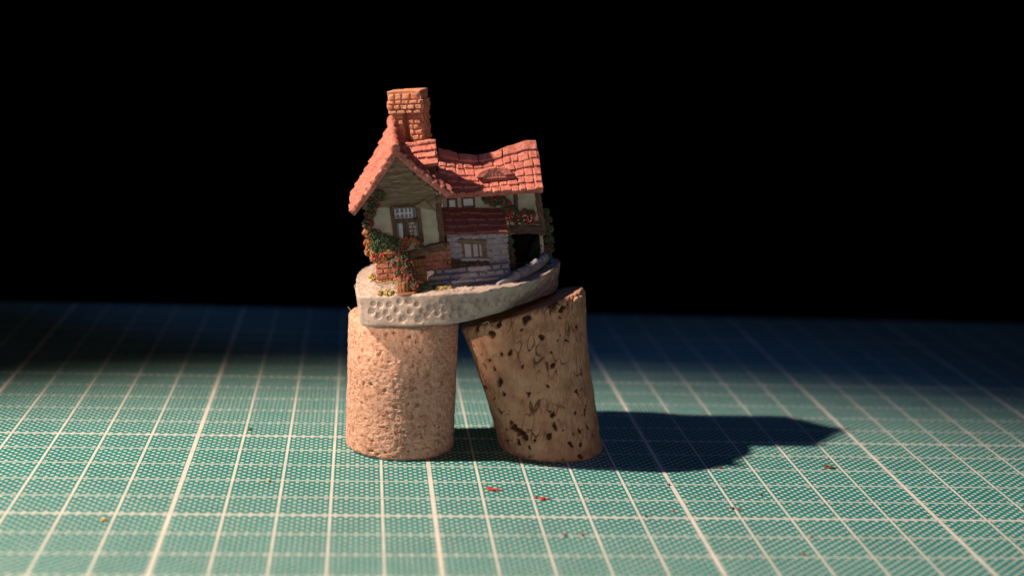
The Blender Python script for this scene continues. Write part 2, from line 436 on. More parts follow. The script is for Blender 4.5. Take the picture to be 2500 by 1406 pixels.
def cat_rom(pts, n):
    out = []; m = len(pts)
    for i in range(m):
        p0, p1, p2, p3 = [Vector((*pts[(i + k) % m], 0)) for k in (-1, 0, 1, 2)]
        for j in range(n):
            t = j / n
            q = .5 * ((2 * p1) + (p2 - p0) * t + (2 * p0 - 5 * p1 + 4 * p2 - p3) * t * t + (3 * p1 - p0 - 3 * p2 + p3) * t ** 3)
            out.append((q.x, q.y))
    return out

TOP = [(-2.14, -1.33), (-1.75, -1.46), (-1.42, -1.56), (-.87, -1.70), (-.29, -1.81), (.3, -1.83), (.86, -1.70), (1.08, -1.58), (1.38, -1.3), (1.79, -.65), (2.1, .15), (2.16, .8), (1.95, 1.6), (1.4, 2.2), (.5, 2.5), (-.6, 2.5), (-1.5, 2.35), (-2.0, 2.0), (-2.26, 1.3), (-2.31, .4), (-2.31, -.6), (-2.28, -1.2)]
BOT = [(-2.15, -1.20), (-1.75, -1.36), (-1.45, -1.48), (-.85, -1.66), (-.35, -1.66), (.12, -1.45), (.6, -1.08), (.88, -.82), (1.22, -.45), (1.66, .02), (2.0, .42), (2.1, .9), (1.9, 1.6), (1.35, 2.15), (.5, 2.42), (-.6, 2.42), (-1.45, 2.28), (-1.95, 1.95), (-2.22, 1.3), (-2.28, .4), (-2.29, -.6), (-2.27, -1.05)]
DIMP = [(-1.42, .54), (-1.23, .55), (-1.07, .47), (-1.63, .48), (-1.82, .48), (-1.96, .5), (-.81, .37), (-.68, .39), (-.56, .51), (-.41, .52), (-.46, .42), (-.52, .35), (-.33, .37), (-1.49, .35), (-1.71, .31), (-1.22, .32), (-2.01, .33), (-1.87, .24), (-1.65, .18), (-1.38, .17), (-1.06, .15), (-.89, .26), (-.67, .26), (-.53, .17), (-.38, .19), (-.19, .34), (-.19, .21), (-.97, .32), (-.34, .35), (-.13, .51), (-.14, .33), (-.04, .28), (.04, .48), (.2, .49), (.25, .27), (.37, .48), (.45, .31), (-.36, .21), (-.18, .19), (.18, .37), (.61, .28), (.8, .36), (.91, .31), (.99, .42), (.65, .41), (1.12, .35)]
DIMP = [(a, c, rng.uniform(.062, .092)) for a, c in DIMP]
def make_base():
    T = cat_rom(TOP, 40); B = cat_rom(BOT, 40); n = len(T); H = .68; NR = 34
    V, F = [], []
    prof = [(i / NR) for i in range(NR + 1)]
    for t in prof:
        for i in range(n):
            a = B[i][0] * (1 - t) + T[i][0] * t; b = B[i][1] * (1 - t) + T[i][1] * t
            ip, im = (i + 4) % n, (i - 4) % n
            tx, ty = T[ip][0] - T[im][0], T[ip][1] - T[im][1]; l = math.hypot(tx, ty) or 1
            nx, ny = ty / l, -tx / l
            c = H * t; dep = 0
            e = min(t, 1 - t) * H
            if e < .045: dep += .035 * (1 - e / .045) ** 2
            dip = 0
            if ny < -.25:
                for da, dc, dr in DIMP:
                    dd = math.hypot(a - da, c - dc) / dr
                    if dd < 1: dip = max(dip, .052 * (1 - dd * dd) ** 1.1)
            dep += dip
            q = Vector((a, b, c))
            if a > .9: dep += max(0, noise.noise(Vector((a * 8, c * 5, b * 5)))) * .06
            dep -= noise.noise(q * 1.7) * .03 + noise.noise(q * 9) * .006
            if t > .8: c += (t - .8) / .2 * (noise.noise(q * 3.1) * .035 + noise.noise(q * 9) * .025)
            V.append(Vector((a - nx * dep, b - ny * dep, c)))
        if t == prof[0]: pass
    for i in range(NR):
        for j in range(n):
            F.append((i * n + j, i * n + (j + 1) % n, (i + 1) * n + (j + 1) % n, (i + 1) * n + j))
    mi = []
    for i in range(NR):
        for j in range(n):
            p = V[i * n + j]; lim = .63 + noise.noise(p * 2.6) * .07 + noise.noise(p * 9) * .05 + (.06 if p.x > .3 else -.02 if p.x < -1.5 else 0)
            mi.append(1 if p.z > lim else 0)
    # top: earth
    ks = [1 - .012 * i for i in range(0, 30)] + [.6, .5, .35, .2, .05]
    base0 = NR * n; last = base0
    for kx, k in enumerate(ks[1:]):
        st = len(V)
        for i in range(n):
            p = V[base0 + i]; a, b = p.x * k, (p.y - .3) * k + .3
            q = Vector((a, b, 0))
            lump = noise.noise(q * 3) * .04 + noise.noise(q * 8) * .03 + noise.noise(q * 17) * .022
            amt = min(1, kx / 4)
            mound = .06 * max(0, min(1, (-1.3 - a) / .6)) * min(1, kx / 10)
            V.append(Vector((a, b, H + lump * amt * (1 if a < .1 else .4) + mound)))
        for j in range(n):
            F.append((last + j, last + (j + 1) % n, st + (j + 1) % n, st + j)); mi.append(1)
        last = st
    F.append(tuple(last + j for j in range(n))); mi.append(1)
    F.append(tuple(range(n - 1, -1, -1))); mi.append(0)
    me = bpy.data.meshes.new('base'); me.from_pydata([tuple(p * S) for p in V], [], F)
    for p, m in zip(me.polygons, mi): p.material_index = m
    return link('base', me, [M['base'], M['earth']], house)
base = make_base()

# curved garden kerb on the right of the base
kp = [(.62, -1.42, .68), (.95, -1.20, .74), (1.28, -.84, .79), (1.55, -.40, .82), (1.76, .05, .84), (1.88, .5, .86), (1.88, .95, .86), (1.72, 1.3, .86)]
mb = MB(); seg = []
for i in range(len(kp) - 1):
    for j in range(6):
        t = j / 6; seg.append(Vector(kp[i]) * (1 - t) + Vector(kp[i + 1]) * t)
mb.tube(seg, [.05 + .055 * min(1, i / 14) for i in range(len(seg))], 10, 0, 1.15)
for i in range(8, len(seg) - 1, 2):
    p = seg[i]; mb.ball(p + Vector((rng.uniform(-.02, .02), rng.uniform(-.02, .02), .03)), .115, 0, 1, (.9, .9, 1.1), .1)
sculpt('garden_kerb', mb, M['kerb'], base, .014, 2)

def courses(mb, a0, a1, c0, c1, b, course, blen, gap, depth, out=.03, slope=0.0, mi=0, rowfn=None, jit=.008):
    """courses of blocks on a wall facing -b"""
    n = max(1, round((c1 - c0) / course)); h = (c1 - c0) / n
    for r in range(n):
        x = a0 - (blen * .5 if r % 2 else rng.uniform(0, .2) * blen)
        while x < a1:
            w = blen * rng.uniform(.82, 1.2); x0, x1 = max(x, a0), min(x + w - gap, a1)
            if x1 - x0 > .04:
                bb = b + slope * (r + .5) * h
                z0, z1 = c0 + r * h + gap * .5, c0 + (r + 1) * h - gap * .5
                o = out + rng.uniform(-.008, .008)
                if rowfn: z0 += rowfn((x0 + x1) / 2); z1 += rowfn((x0 + x1) / 2)
                mb.box((x0, bb - o, z0), (x1, bb + depth, z1), jit, mi)
            x += w

# sloped stone plinth and mauve path in front of the cottage
mb = MB()
mb.prism_a([(.3, .60), (-.98, .60), (-.94, .70), (-.28, .90), (.3, .92)], -.78, .98)
for r in range(3):
    b0 = -.95 + r * .23; c0 = .66 + r * .085; x = -.80 + (r % 2) * .09
    xe = (.72, .92, .96)[r]
    while x < xe:
        w = rng.uniform(.15, .22); mb.box((x, b0, c0), (min(x + w - .026, xe), b0 + .3, c0 + .088 + rng.uniform(-.006, .006)), .008); x += w
sculpt('stone_plinth', mb, M['plinth'], base, .011, 3)
mb = MB()
mb.add([(-.8, -1.25, .70), (.5, -1.35, .70), (1.05, -1.0, .70), (1.5, -.4, .70), (1.75, .15, .70), (1.75, .4, .70), (.9, .4, .70), (-.8, -.5, .70),
        (-.8, -1.25, .6), (.5, -1.35, .6), (1.05, -1.0, .6), (1.5, -.4, .6), (1.75, .15, .6), (1.75, .4, .6), (.9, .4, .6), (-.8, -.5, .6)],
       [tuple(range(8)), tuple(range(15, 7, -1))] + [(i, i + 8, (i + 1) % 8 + 8, (i + 1) % 8) for i in range(8)])
sculpt('path', mb, M['path'], base, .02, 4, .02, 6)

# --- left wing walls
mb = MB()
mb.prism([(-1.91, 1.36), (-1.95, 2.40), (-1.24, 3.36), (-.40, 2.58), (-.41, 1.44)], -.80, 1.30)
wingwall = sculpt('plaster_wall', mb, M['plaster'], house, .03, 2, .01, 5)
# weatherboards in the gable
mb = MB()
for i in range(8):
    c = 2.40 + i * .125
    hw = max(.06, (3.42 - c) / .98 * .80)
    a0, a1 = -1.24 - hw * .92, -1.24 + hw * 1.02
    c1 = c + .13; n = 10; ph = rng.uniform(0, 6)
    for j in range(n):
        x0 = a0 + (a1 - a0) * j / n; x1 = a0 + (a1 - a0) * (j + 1) / n
        w0 = math.sin(x0 * 5 + ph) * .016; w1 = math.sin(x1 * 5 + ph) * .016
        mb.hexa([(x0, -.885, c + w0), (x1, -.885, c + w1), (x1, -.78, c + w1), (x0, -.78, c + w0), (x0, -.835, c1 + w0), (x1, -.835, c1 + w1), (x1, -.78, c1 + w1), (x0, -.78, c1 + w0)])
sculpt('weatherboarding', mb, M['board'], wingwall, .012, 2, .008, 7)

def timber(name, p0, p1, w, d, parent, mat='timber', jit=.012):
    mb = MB(); q0, q1 = Vector(p0), Vector(p1); n = 6
    pts = [q0.lerp(q1, i / n) for i in range(n + 1)]
    t = (q1 - q0).normalized(); s = t.cross(Vector((0, 1, 0))).normalized()
    for i in range(n):
        mb.beam(pts[i] + s * rng.uniform(-jit, jit), pts[i + 1] + s * rng.uniform(-jit, jit), w * rng.uniform(.92, 1.05), d, .004)
    return sculpt(name, mb, M[mat], parent, .014, 2, .012, 12)
timber('timber_post', (-.46, -.80, 2.56), (-.41, -.80, 1.44), .13, .14, wingwall)
timber('timber_post', (-1.90, -.80, 2.36), (-1.88, -.80, 1.36), .10, .10, wingwall)
timber('timber_beam', (-1.15, -.84, 1.37), (-.36, -.84, 1.53), .17, .16, wingwall, 'timber_h')
timber('timber_beam', (-1.95, -.86, 1.37), (-1.12, -.86, 1.36), .12, .22, wingwall, 'timber_h')
timber('timber_rail', (-1.55, -.82, 2.42), (-.48, -.82, 2.40), .06, .08, wingwall, 'board')
mb = MB(); mb.hexa([(-.93, -.96, 2.37), (-.5, -.90, 2.24), (-.5, -.78, 2.24), (-.93, -.78, 2.37), (-.93, -.94, 2.43), (-.72, -.94, 2.50), (-.72, -.78, 2.50), (-.93, -.78, 2.43)])
build('window_hood', mb, M['board'], wingwall, .012)

# oriel window
ow = MB()
ow.beam((-1.41, -.86, 2.40), (-1.38, -.86, 1.60), .085, .12, .006); ow.beam((-.88, -.86, 2.40), (-.85, -.86, 1.62), .085, .12, .006)
ow.beam((-1.42, -.86, 2.40), (-.85, -.86, 2.38), .05, .12, .004); ow.beam((-1.40, -.865, 2.11), (-.86, -.865, 2.09), .075, .12, .004)
ow.beam((-1.16, -.865, 2.08), (-1.15, -.865, 1.66), .09, .11, .004); ow.beam((-1.42, -.87, 1.64), (-.84, -.87, 1.66), .06, .14, .004)
window = build('window', ow, M['timber'], house, .012)
mb = MB(); mb.box((-1.37, -.82, 2.12), (-.90, -.79, 2.38)); mb.box((-1.37, -.82, 1.66), (-.90, -.79, 2.08))
build('pane', mb, M['pane'], window)
mb = MB()
for a in (-1.35, -1.255, -1.16, -1.085, -1.01): mb.box((a - .018, -.855, 2.13), (a + .018, -.815, 2.375), .003)
for c in (2.145, 2.25, 2.365): mb.box((-1.36, -.853, c - .016), (-1.0, -.815, c + .016), .003)
build('window_lattice', mb, M['white'], window, .006)
mb = MB(); mb.box((-1.31, -.85, 1.70), (-1.22, -.81, 2.05), .006); build('shutter', mb, M['white'], window, .01)
mb = MB(); courses(mb, -1.09, -.94, 1.68, 2.07, -.82, .08, .14, .018, .05, .03); build('shutter', mb, M['plaster'], window, .01)

# --- brick foundations
mb = MB(); mb.box((-1.80, -.33, .55), (-.28, 1.25, 1.45))
courses(mb, -1.86, -1.0, .68, 1.38, -.34, .112, .20, .026, .1, .035)
courses(mb, -1.0, -.25, .78, 1.42, -.34, .112, .19, .026, .1, .04)
for r in range(6):      # left side of the foundation
    for k in range(7):
        b0 = -.33 + k * .2 + (r % 2) * .09; mb.box((-1.86, b0, .70 + r * .112), (-1.75, b0 + .175, .79 + r * .112), .006)
sculpt('brick_foundation', mb, M['brick_red'], house, .011, 2)
mb = MB(); mb.prism_a([(.2, .6), (-.62, .6), (-.6, .70), (-.34, .76), (.2, .78)], -1.95, -1.30)
sculpt('footing', mb, M['earth'], base, .018, 4, .02, 7)

# --- right wing
mb = MB()
mb.box((-.30, .20, 1.42), (1.80, .34, 2.43))          # upper front wall
mb.box((-.30, .20, .60), (1.08, .34, 1.42))           # behind the lean-to
mb.prism_a([(.20, .6), (.20, 1.42), (1.9, 1.42), (1.9, .6)], 1.72, 1.80)
mb.prism_a([(.20, 1.42), (.20, 2.38), (1.03, 2.98), (1.9, 2.38), (1.9, 1.42)], 1.70, 1.80)
mb.box((-.30, 1.80, .60), (1.80, 1.92, 2.5))
rightwall = sculpt('plaster_wall', mb, M['plaster'], house, .025, 2, .008, 5)
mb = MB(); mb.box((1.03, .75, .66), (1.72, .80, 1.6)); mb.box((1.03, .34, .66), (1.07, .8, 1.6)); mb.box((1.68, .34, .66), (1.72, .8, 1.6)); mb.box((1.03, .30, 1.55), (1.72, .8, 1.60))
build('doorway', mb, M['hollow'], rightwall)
timber('timber_post', (1.73, .19, 2.50), (1.81, .19, 1.34), .13, .10, rightwall)
timber('timber_post', (1.24, .19, 2.45), (1.27, .19, 1.60), .09, .08, rightwall)
timber('timber_beam', (1.02, .18, 1.55), (1.80, .18, 1.46), .18, .12, rightwall, 'timber_h')
timber('timber_beam', (-.25, .19, 2.44), (1.84, .19, 2.33), .10, .10, rightwall, 'timber_h')
timber('timber_beam', (1.26, .18, 1.70), (1.74, .18, 1.62), .07, .08, rightwall, 'timber_h')
# two small lights under the eaves
for a0, a1 in ((-.20, -.02), (.11, .36)):
    fr = MB()
    for p0, p1 in (((a0, .17, 2.31), (a1, .17, 2.30)), ((a0, .17, 2.11), (a1, .17, 2.10)), ((a0, .17, 2.33), (a0, .17, 2.09)), ((a1, .17, 2.33), (a1, .17, 2.09))): fr.beam(p0, p1, .045, .08, .004)
    w_ = build('window', fr, M['timber'], rightwall, .01)
    p_ = MB(); p_.box((a0 + .02, .17, 2.12), (a1 - .02, .21, 2.29)); build('pane', p_, M['white'], w_)

# --- lean-to: stone wall, window and lower roof
mb = MB(); mb.box((-.30, -.16, .6), (1.0, .25, 1.62))
for (a0, a1, c0, c1) in ((-.30, .04, .84, 1.56), (.50, 1.01, .84, 1.56), (.04, .50, .84, 1.08), (.04, .50, 1.44, 1.56)):
    courses(mb, a0, a1, c0, c1, -.17, .118, .21, .028, .1, .035)
stonewall = sculpt('stone_wall', mb, M['stone'], house, .011, 2)
mb = MB(); mb.beam((-.06, -.20, 1.45), (.54, -.20, 1.37), .10, .12, .006); build('lintel', mb, M['board'], stonewall, .015)
fr = MB(); fr.beam((.03, -.20, 1.40), (.04, -.20, 1.07), .05, .08); fr.beam((.47, -.20, 1.36), (.48, -.20, 1.04), .10, .08); fr.beam((.22, -.20, 1.38), (.22, -.20, 1.08), .045, .06); fr.beam((.36, -.20, 1.38), (.36, -.20, 1.06), .03, .06)
w_ = build('window', fr, M['board'], stonewall, .01)
mb = MB(); mb.box((.04, -.19, 1.08), (.46, -.165, 1.40)); build('pane', mb, M['white'], w_)
mb = MB(); mb.beam((-.02, -.22, 1.06), (.60, -.22, 1.00), .07, .14, .006); build('sill', mb, M['stone'], stonewall, .015)

# ------------------------------------------------------------------ roofs
def tiles(mb, P, N, rows, lens, thick, gap=.03, u0=0.0, u1=1.0, v0=0.0, v1=1.0, tile_u=.09, wob=.006, backing=.10, ragged=.012, skip=None):
    """rows of lapped tiles on a surface P(u, v), N(u, v); v runs down the slope"""
    k = 16
    for i in range(k):           # backing slab
        for j in range(8):
            ua, ub = u0 + (u1 - u0) * i / k, u0 + (u1 - u0) * (i + 1) / k
            va, vb = v0 + (v1 - v0) * j / 8, v0 + (v1 - v0) * (j + 1) / 8
            q = [(ua, va), (ub, va), (ub, vb), (ua, vb)]
            mb.hexa([P(*c) - N(*c) * backing for c in q] + [P(*c) + N(*c) * .012 for c in q])
    for r in range(rows):
        va = v0 + (v1 - v0) * r / rows; vb = v0 + (v1 - v0) * (r + 1.12) / rows
        u = u0 - rng.uniform(0, tile_u)
        while u < u1:
            w = tile_u * rng.uniform(.82, 1.22); ua, ub = max(u, u0), min(u + w - gap, u1)
            if ub - ua > tile_u * .22 and not (skip and skip((ua + ub) / 2, (va + vb) / 2)):
                e = rng.uniform(-ragged, ragged); h = thick * rng.uniform(.8, 1.2)
                j1, j2 = rng.uniform(-wob, wob), rng.uniform(-wob, wob)
                um = (ua + ub) / 2
                for (xa, xb) in ((ua, um), (um, ub)):
                    c = [(xa, va), (xb, va), (xb + j1, vb + e), (xa + j2, vb + e)]
                    lo = [P(*q) - N(*q) * .03 for q in c]
                    hi = [P(*c[0]) + N(*c[0]) * .012, P(*c[1]) + N(*c[1]) * .012, P(*c[2]) + N(*c[2]) * h, P(*c[3]) + N(*c[3]) * h]
                    mb.hexa(lo + hi)
            u += w

def surf_fn(Pf):
    def Nf(u, v):
        e = .01
        n = (Pf(u + e, v) - Pf(u - e, v)).cross(Pf(u, v + e) - Pf(u, v - e)).normalized()
        return n if n.z > 0 else -n
    return Nf
def lerp_tab(tab, x):
    if x <= tab[0][0]: return tab[0][1]
    for (x0, y0), (x1, y1) in zip(tab, tab[1:]):
        if x <= x1:
            t = (x - x0) / (x1 - x0); t = t * t * (3 - 2 * t)
            return y0 + (y1 - y0) * t
    return tab[-1][1]

# right wing: saddle-backed roof with an eyebrow window
RID = [(-.3, 3.28), (-.1, 3.21), (.2, 3.11), (.55, 3.05), (.9, 3.08), (1.3, 3.19), (1.65, 3.27), (1.9, 3.26)]
def PR(u, v):
    a = -.34 + 2.18 * u + .06 * u * (1 - v); cr = lerp_tab(RID, a); ce = 2.44 - .05 * u
    b = 1.0 - 1.10 * v
    c = cr + (ce - cr) * v - .05 * math.sin(v * math.pi)
    # eyebrow: the slope swells out above the window
    d = (u - .535) / .165; e = (v - .50) / .20
    g = math.exp(-(d * d) * 1.6) * math.exp(-(e * e) * 1.3) * (1 if v < .56 else max(0, 1 - (v - .56) / .16))
    return Vector((a, b - .16 * g, c + .05 * g))
NR_ = surf_fn(PR)
def PRb(u, v):
    a = -.34 + 2.18 * u; cr = lerp_tab(RID, a); ce = 2.35
    return Vector((a, 1.0 + 1.05 * v, cr + (ce - cr) * v))
mb = MB()
tiles(mb, PR, NR_, 5, 0, .055, .014, 0, 1, .12, 1, .086, .006, .10, .02, skip=lambda u, v: abs(u - .535) < .10 and .48 < v < .66)
tiles(mb, PRb, surf_fn(PRb), 6, 0, .05, .014, 0, 1, .06, 1, .09)
roof = sculpt('roof', mb, M['tile'], house, .0105, 2, .006, 12)
cuts = [.02, .21, .405, .65, .99]
for i in range(4):           # ridge tiles
    mb = MB(); n = 6
    for j in range(n):
        ua = cuts[i] + .004 + (cuts[i + 1] - cuts[i] - .008) * j / n; ub = cuts[i] + .004 + (cuts[i + 1] - cuts[i] - .008) * (j + 1) / n
        q = []
        for u in (ua, ub):
            f, t = PR(u, .145), PR(u, 0)
            bk = PRb(u, .14)
            q.append((f + NR_(u, .14) * .065, t + Vector((0, -.05, .055)), t + Vector((0, .06, .055)), bk + Vector((0, .03, .06)), bk - Vector((0, 0, .06)), f - NR_(u, .14) * .02))
        m_ = len(q[0]); mb.add(list(q[0]) + list(q[1]), [tuple(range(m_)), tuple(range(2 * m_ - 1, m_ - 1, -1))] + [(k, (k + 1) % m_, m_ + (k + 1) % m_, m_ + k) for k in range(m_)])
    sculpt('ridge_tile', mb, M['tile'], roof, .014, 3, .008, 9)
# eyebrow window: arch of tiles over a dark glazed slot
wc = PR(.535, .565) + Vector((0, -.03, 0))
mb = MB()
for k in range(7):
    A = R(8 + 164 * k / 7); A2 = R(8 + 164 * (k + 1) / 7 - 3)
    q = []
    for An in (A, A2):
        for rr in (.80, 1.42):
            for dy in (-.085, .16): q.append(wc + Vector((-math.cos(An) * .29 * rr, dy + .06 * math.sin(An), math.sin(An) * .145 * rr)))
    mb.hexa([q[0], q[2], q[6], q[4], q[1], q[3], q[7], q[5]])
eye = sculpt('eyebrow_window', mb, M['tile'], house, .0105, 2, .006, 12)
mb = MB(); pr = [(-math.cos(R(180 * i / 12)) * .235 + wc.x, math.sin(R(180 * i / 12)) * .12 + wc.z) for i in range(13)]
mb.prism(pr, wc.y - .005, wc.y + .15); build('pane', mb, M['tile'], eye)
mb = MB()
for a in (-.12, -.04, .04, .12): mb.beam((wc.x + a, wc.y - .015, wc.z), (wc.x + a, wc.y - .015, wc.z + .095 - abs(a) * .25), .03, .03)
mb.beam((wc.x - .25, wc.y - .02, wc.z - .005), (wc.x + .25, wc.y - .02, wc.z - .015), .03, .06)
build('mullion', mb, M['tile'], eye, .006)

# lower lean-to roof
def PL(u, v):
    a = -.36 + 1.40 * u
    return Vector((a, .20 - .60 * v, (2.14 - .14 * u) + ((1.68 - .09 * u) - (2.14 - .14 * u)) * v))
mb = MB(); tiles(mb, PL, surf_fn(PL), 4, 0, .05, .02, 0, 1, 0, 1, .155, .008, .07, .03)
sculpt('lower_roof', mb, M['tile_dark'], house, .0105, 2, .006, 12)

# left wing: steep roof, ridge climbing towards the chimney
RL = [(-1.5, 3.66), (-.7, 3.62), (0, 3.68), (.55, 3.83), (.95, 3.93), (1.5, 3.92)]
def PLs(u, v):
    b = -1.48 + 2.90 * u; c0 = lerp_tab(RL, b)
    return Vector((-1.24 - 1.0 * v, b, c0 + (2.44 - c0) * v - .05 * math.sin(v * math.pi)))
def PRs(u, v):
    b = -1.48 + 2.90 * u; c0 = lerp_tab(RL, b)
    return Vector((-1.24 + 1.03 * v, b, c0 + (2.66 - c0) * v - .05 * math.sin(v * math.pi)))
mb = MB()
tiles(mb, PLs, surf_fn(PLs), 8, 0, .055, .012, 0, 1, .03, 1.0, .085, .006, .09, .02)
tiles(mb, PRs, surf_fn(PRs), 7, 0, .065, .012, 0, 1, .03, 1.0, .085, .006, .09, .02)
# rolled verge along the front gable edge
for Pf in (PLs, PRs):
    for k in range(9):
        c = Pf(.012, .03 + .115 * k); mb.ball(c + Vector((0, .02, .0)), .088, 0, 1, (1.15, .8, 1), .06)
rl = sculpt('roof', mb, M['tile'], house, .0115, 2, .008, 12)
mb = MB()
pts = [Vector((-1.24, -1.51 + 2.93 * i / 26, lerp_tab(RL, -1.51 + 2.93 * i / 26) + .03)) for i in range(27)]
mb.tube(pts, [.10 + .014 * math.sin(i * 1.6) for i in range(27)], 10, 0, .9)
for i in range(18, 26): mb.ball(pts[i] + Vector((0, 0, .03)), .11, 0, 1, (1, 1, 1), .12)
sculpt('ridge', mb, M['tile'], rl, .014, 3, .012, 9)

# cross dormer on the right-hand slope
def PD(u, v): return Vector((-1.12 + .76 * u, 0 - .46 * v, (3.53 + .04 * u) + (3.14 - 3.53) * v))
def PDb(u, v): return Vector((-1.12 + .76 * u, 0 + .46 * v, (3.53 + .04 * u) + (3.14 - 3.53) * v))
mb = MB()
tiles(mb, PD, surf_fn(PD), 3, 0, .06, .02, 0, 1, .08, 1, .24, .012, .09, .03)
tiles(mb, PDb, surf_fn(PDb), 3, 0, .06, .02, 0, 1, .08, 1, .24, .012, .09, .03)
mb.tube([PD(i / 10, 0) + Vector((0, 0, .0 + .01 * math.sin(i))) for i in range(11)], [.075] * 11, 10, 0, .9)
dr = sculpt('dormer_roof', mb, M['tile'], house, .0115, 2, .007, 12)
mb = MB(); mb.prism_a([(-.32, 2.7), (-.32, 3.24), (0, 3.46), (.32, 3.24), (.32, 2.7)], -1.0, -.43)
mb.box((-.46, -.22, 3.02), (-.40, .22, 3.32))
build('dormer_wall', mb, M['timber'], dr, .01)

# chimney with two shafts
cA, cB = -.845, .98
rotc = Matrix.Rotation(R(-20), 3, 'Z')
def CH(mb):
    for p in mb.v:
        q = rotc @ Vector((p.x, p.y, 0)); p.x = q.x + cA; p.y = q.y + cB
mb = MB(); mb.box((-.31, .08, 3.2), (.31, .22, 4.3))
for (x0, x1) in ((-.32, -.085), (.055, .325)): mb.box((x0, -.20, 3.2), (x1, .22, 4.3))
for (x0, x1, bb) in ((-.335, -.085, -.20), (.055, .335, -.20)):
    courses(mb, x0, x1, 3.45, 4.25, bb, .112, .155, .034, .1, .045)
for r in range(8):
    for b0 in (-.22, -.04, .13):
        for xs in (-.365, .30): mb.box((xs, b0 + (r % 2) * .05, 3.46 + r * .1), (xs + .065, b0 + .15 + (r % 2) * .05, 3.46 + r * .1 + .08), .005)
CH(mb); chim = sculpt('chimney', mb, M['brick_pale'], house, .0105, 2, .006, 10)
mb = MB(); mb.box((-.35, -.24, 4.16), (.35, .26, 4.60))
for i, (c0, c1, hw) in enumerate(((4.14, 4.235, .365), (4.235, 4.345, .385), (4.345, 4.44, .378), (4.44, 4.575, .345))):
    courses(mb, -hw, hw, c0, c1, -.25 - (hw - .35) * .8, c1 - c0, .185, .034, .1, .045)
    for b0 in (-.25, -.07, .11):
        for sgn in (-1, 1): mb.box((sgn * (hw - .02) - .05, b0, c0 + .01), (sgn * (hw - .02) + .05, b0 + .155, c1 - .01), .006)
mb.box((-.365, -.275, 4.55), (.365, .28, 4.64), .012)
CH(mb); sculpt('chimney_cap', mb, M['brick_pale'], chim, .0105, 2, .008, 9)

# ------------------------------------------------------------------ planting
FRONT = []
def clumps(name, spots, parent, leaf='leaf', reds=.22, creams=.03, dens=1.0, bloom_r=.027):
    lf, bl = MB(), MB()
    for a, b, c, r in spots:
        lf.ball((a, b + r * .35, c), r * .85, 0, 2, (1, .6, 1), .12)
        for _ in range(int(120 * dens)):
            d = Vector((rng.gauss(0, 1), rng.gauss(0, .6), rng.gauss(0, 1))).normalized() * r * rng.uniform(.75, 1.25)
            d.y = d.y * .8 - abs(d.y) * .2
            p = Vector((a, b, c)) + d
            lf.ball(p, rng.uniform(.014, .034), 0, 1, (1.3, .75, .45), .3)
        for _ in range(int(95 * dens * reds)):
            d = Vector((rng.gauss(0, 1), -abs(rng.gauss(0, .8)), rng.gauss(0, 1))).normalized() * r * rng.uniform(.85, 1.3)
            p = Vector((a, b, c)) + d
            mi = 1 if rng.random() < creams / (reds + 1e-6) else 0
            bl.ball(p, bloom_r * rng.uniform(.45, 1.15), mi, 1, (1.15, .9, .7), .35)
    o = build(name, lf, M[leaf], parent, smooth=True)
    if spots[0][1] < -.84 and max(q[2] for q in spots) > 1.45: FRONT.append(o)
    if bl.v: build('blossom', bl, [M['bloom_red'], M['bloom_cream']], o, smooth=True)
    return o
clumps('climbing_rose', [(-1.63, -.92, 2.66, .10), (-1.78, -.92, 2.5, .11), (-1.86, -.92, 2.31, .10), (-1.92, -.9, 2.11, .09)], house, reds=.2)
clumps('climbing_rose', [(-1.8, -.9, 1.87, .10), (-1.65, -.95, 1.75, .13), (-1.51, -.98, 1.68, .11), (-1.77, -.95, 1.63, .11), (-1.62, -.98, 1.58, .1)], house, reds=.04, creams=.03)
clumps('climbing_rose', [(-1.94, -.85, 1.92, .08), (-1.92, -.85, 1.71, .09), (-1.92, -.85, 1.52, .1), (-1.82, -.95, 1.42, .1), (-1.65, -1.0, 1.44, .08), (-1.52, -1.02, 1.49, .08)], house, leaf='leaf_gold', reds=.5, creams=.1)
clumps('rose_bush', [(-1.23, -1.05, 1.64, .10), (-.92, -.98, 1.58, .07), (-1.37, -1.08, 1.57, .1), (-1.28, -1.1, 1.43, .1), (-1.45, -1.1, 1.29, .07), (-1.32, -1.12, 1.21, .09), (-1.23, -1.15, 1.06, .10), (-1.15, -1.2, .93, .09), (-1.30, -1.18, 1.34, .11), (-1.20, -1.22, 1.20, .11), (-1.12, -1.22, 1.06, .08), (-1.39, -1.15, 1.1, .07), (-1.08, -1.25, .81, .07)], house, reds=.26, creams=.06)
clumps('rose_bush', [(-1.06, -1.05, 1.69, .07), (-1.19, -1.05, 1.71, .05), (-.97, -1.0, 1.66, .05)], house, leaf='leaf_gold', reds=.5, creams=.3)
clumps('shrub', [(-.89, -1.33, .74, .08), (-.80, -1.33, .71, .06)], house, reds=0)
clumps('climbing_rose', [(.66, .02, 2.28, .1), (.77, 0, 2.2, .1), (.92, 0, 2.21, .1), (1.03, 0, 2.11, .09), (1.11, 0, 1.99, .09)], house, reds=.2, creams=.02)
clumps('climbing_rose', [(1.18, .0, 1.86, .11), (1.31, 0, 1.76, .11), (1.49, 0, 1.74, .1), (1.42, 0, 1.88, .07), (1.56, 0, 1.85, .07), (1.06, 0, 1.91, .07)], house, reds=.3, creams=.05)
clumps('climbing_rose', [(.98, -.1, 1.73, .07), (1.0, -.1, 1.55, .07), (1.03, -.1, 1.34, .08), (1.04, -.1, 1.14, .08), (1.05, -.1, .96, .08), (1.05, -.1, .82, .07)], house, reds=.12)
clumps('flower_bed', [(-.26, -.3, 1.01, .07), (-.14, -.32, .95, .09), (.02, -.32, .92, .08), (.16, -.32, .9, .08), (.3, -.32, .91, .08), (.47, -.32, .89, .08)], house, reds=.2)
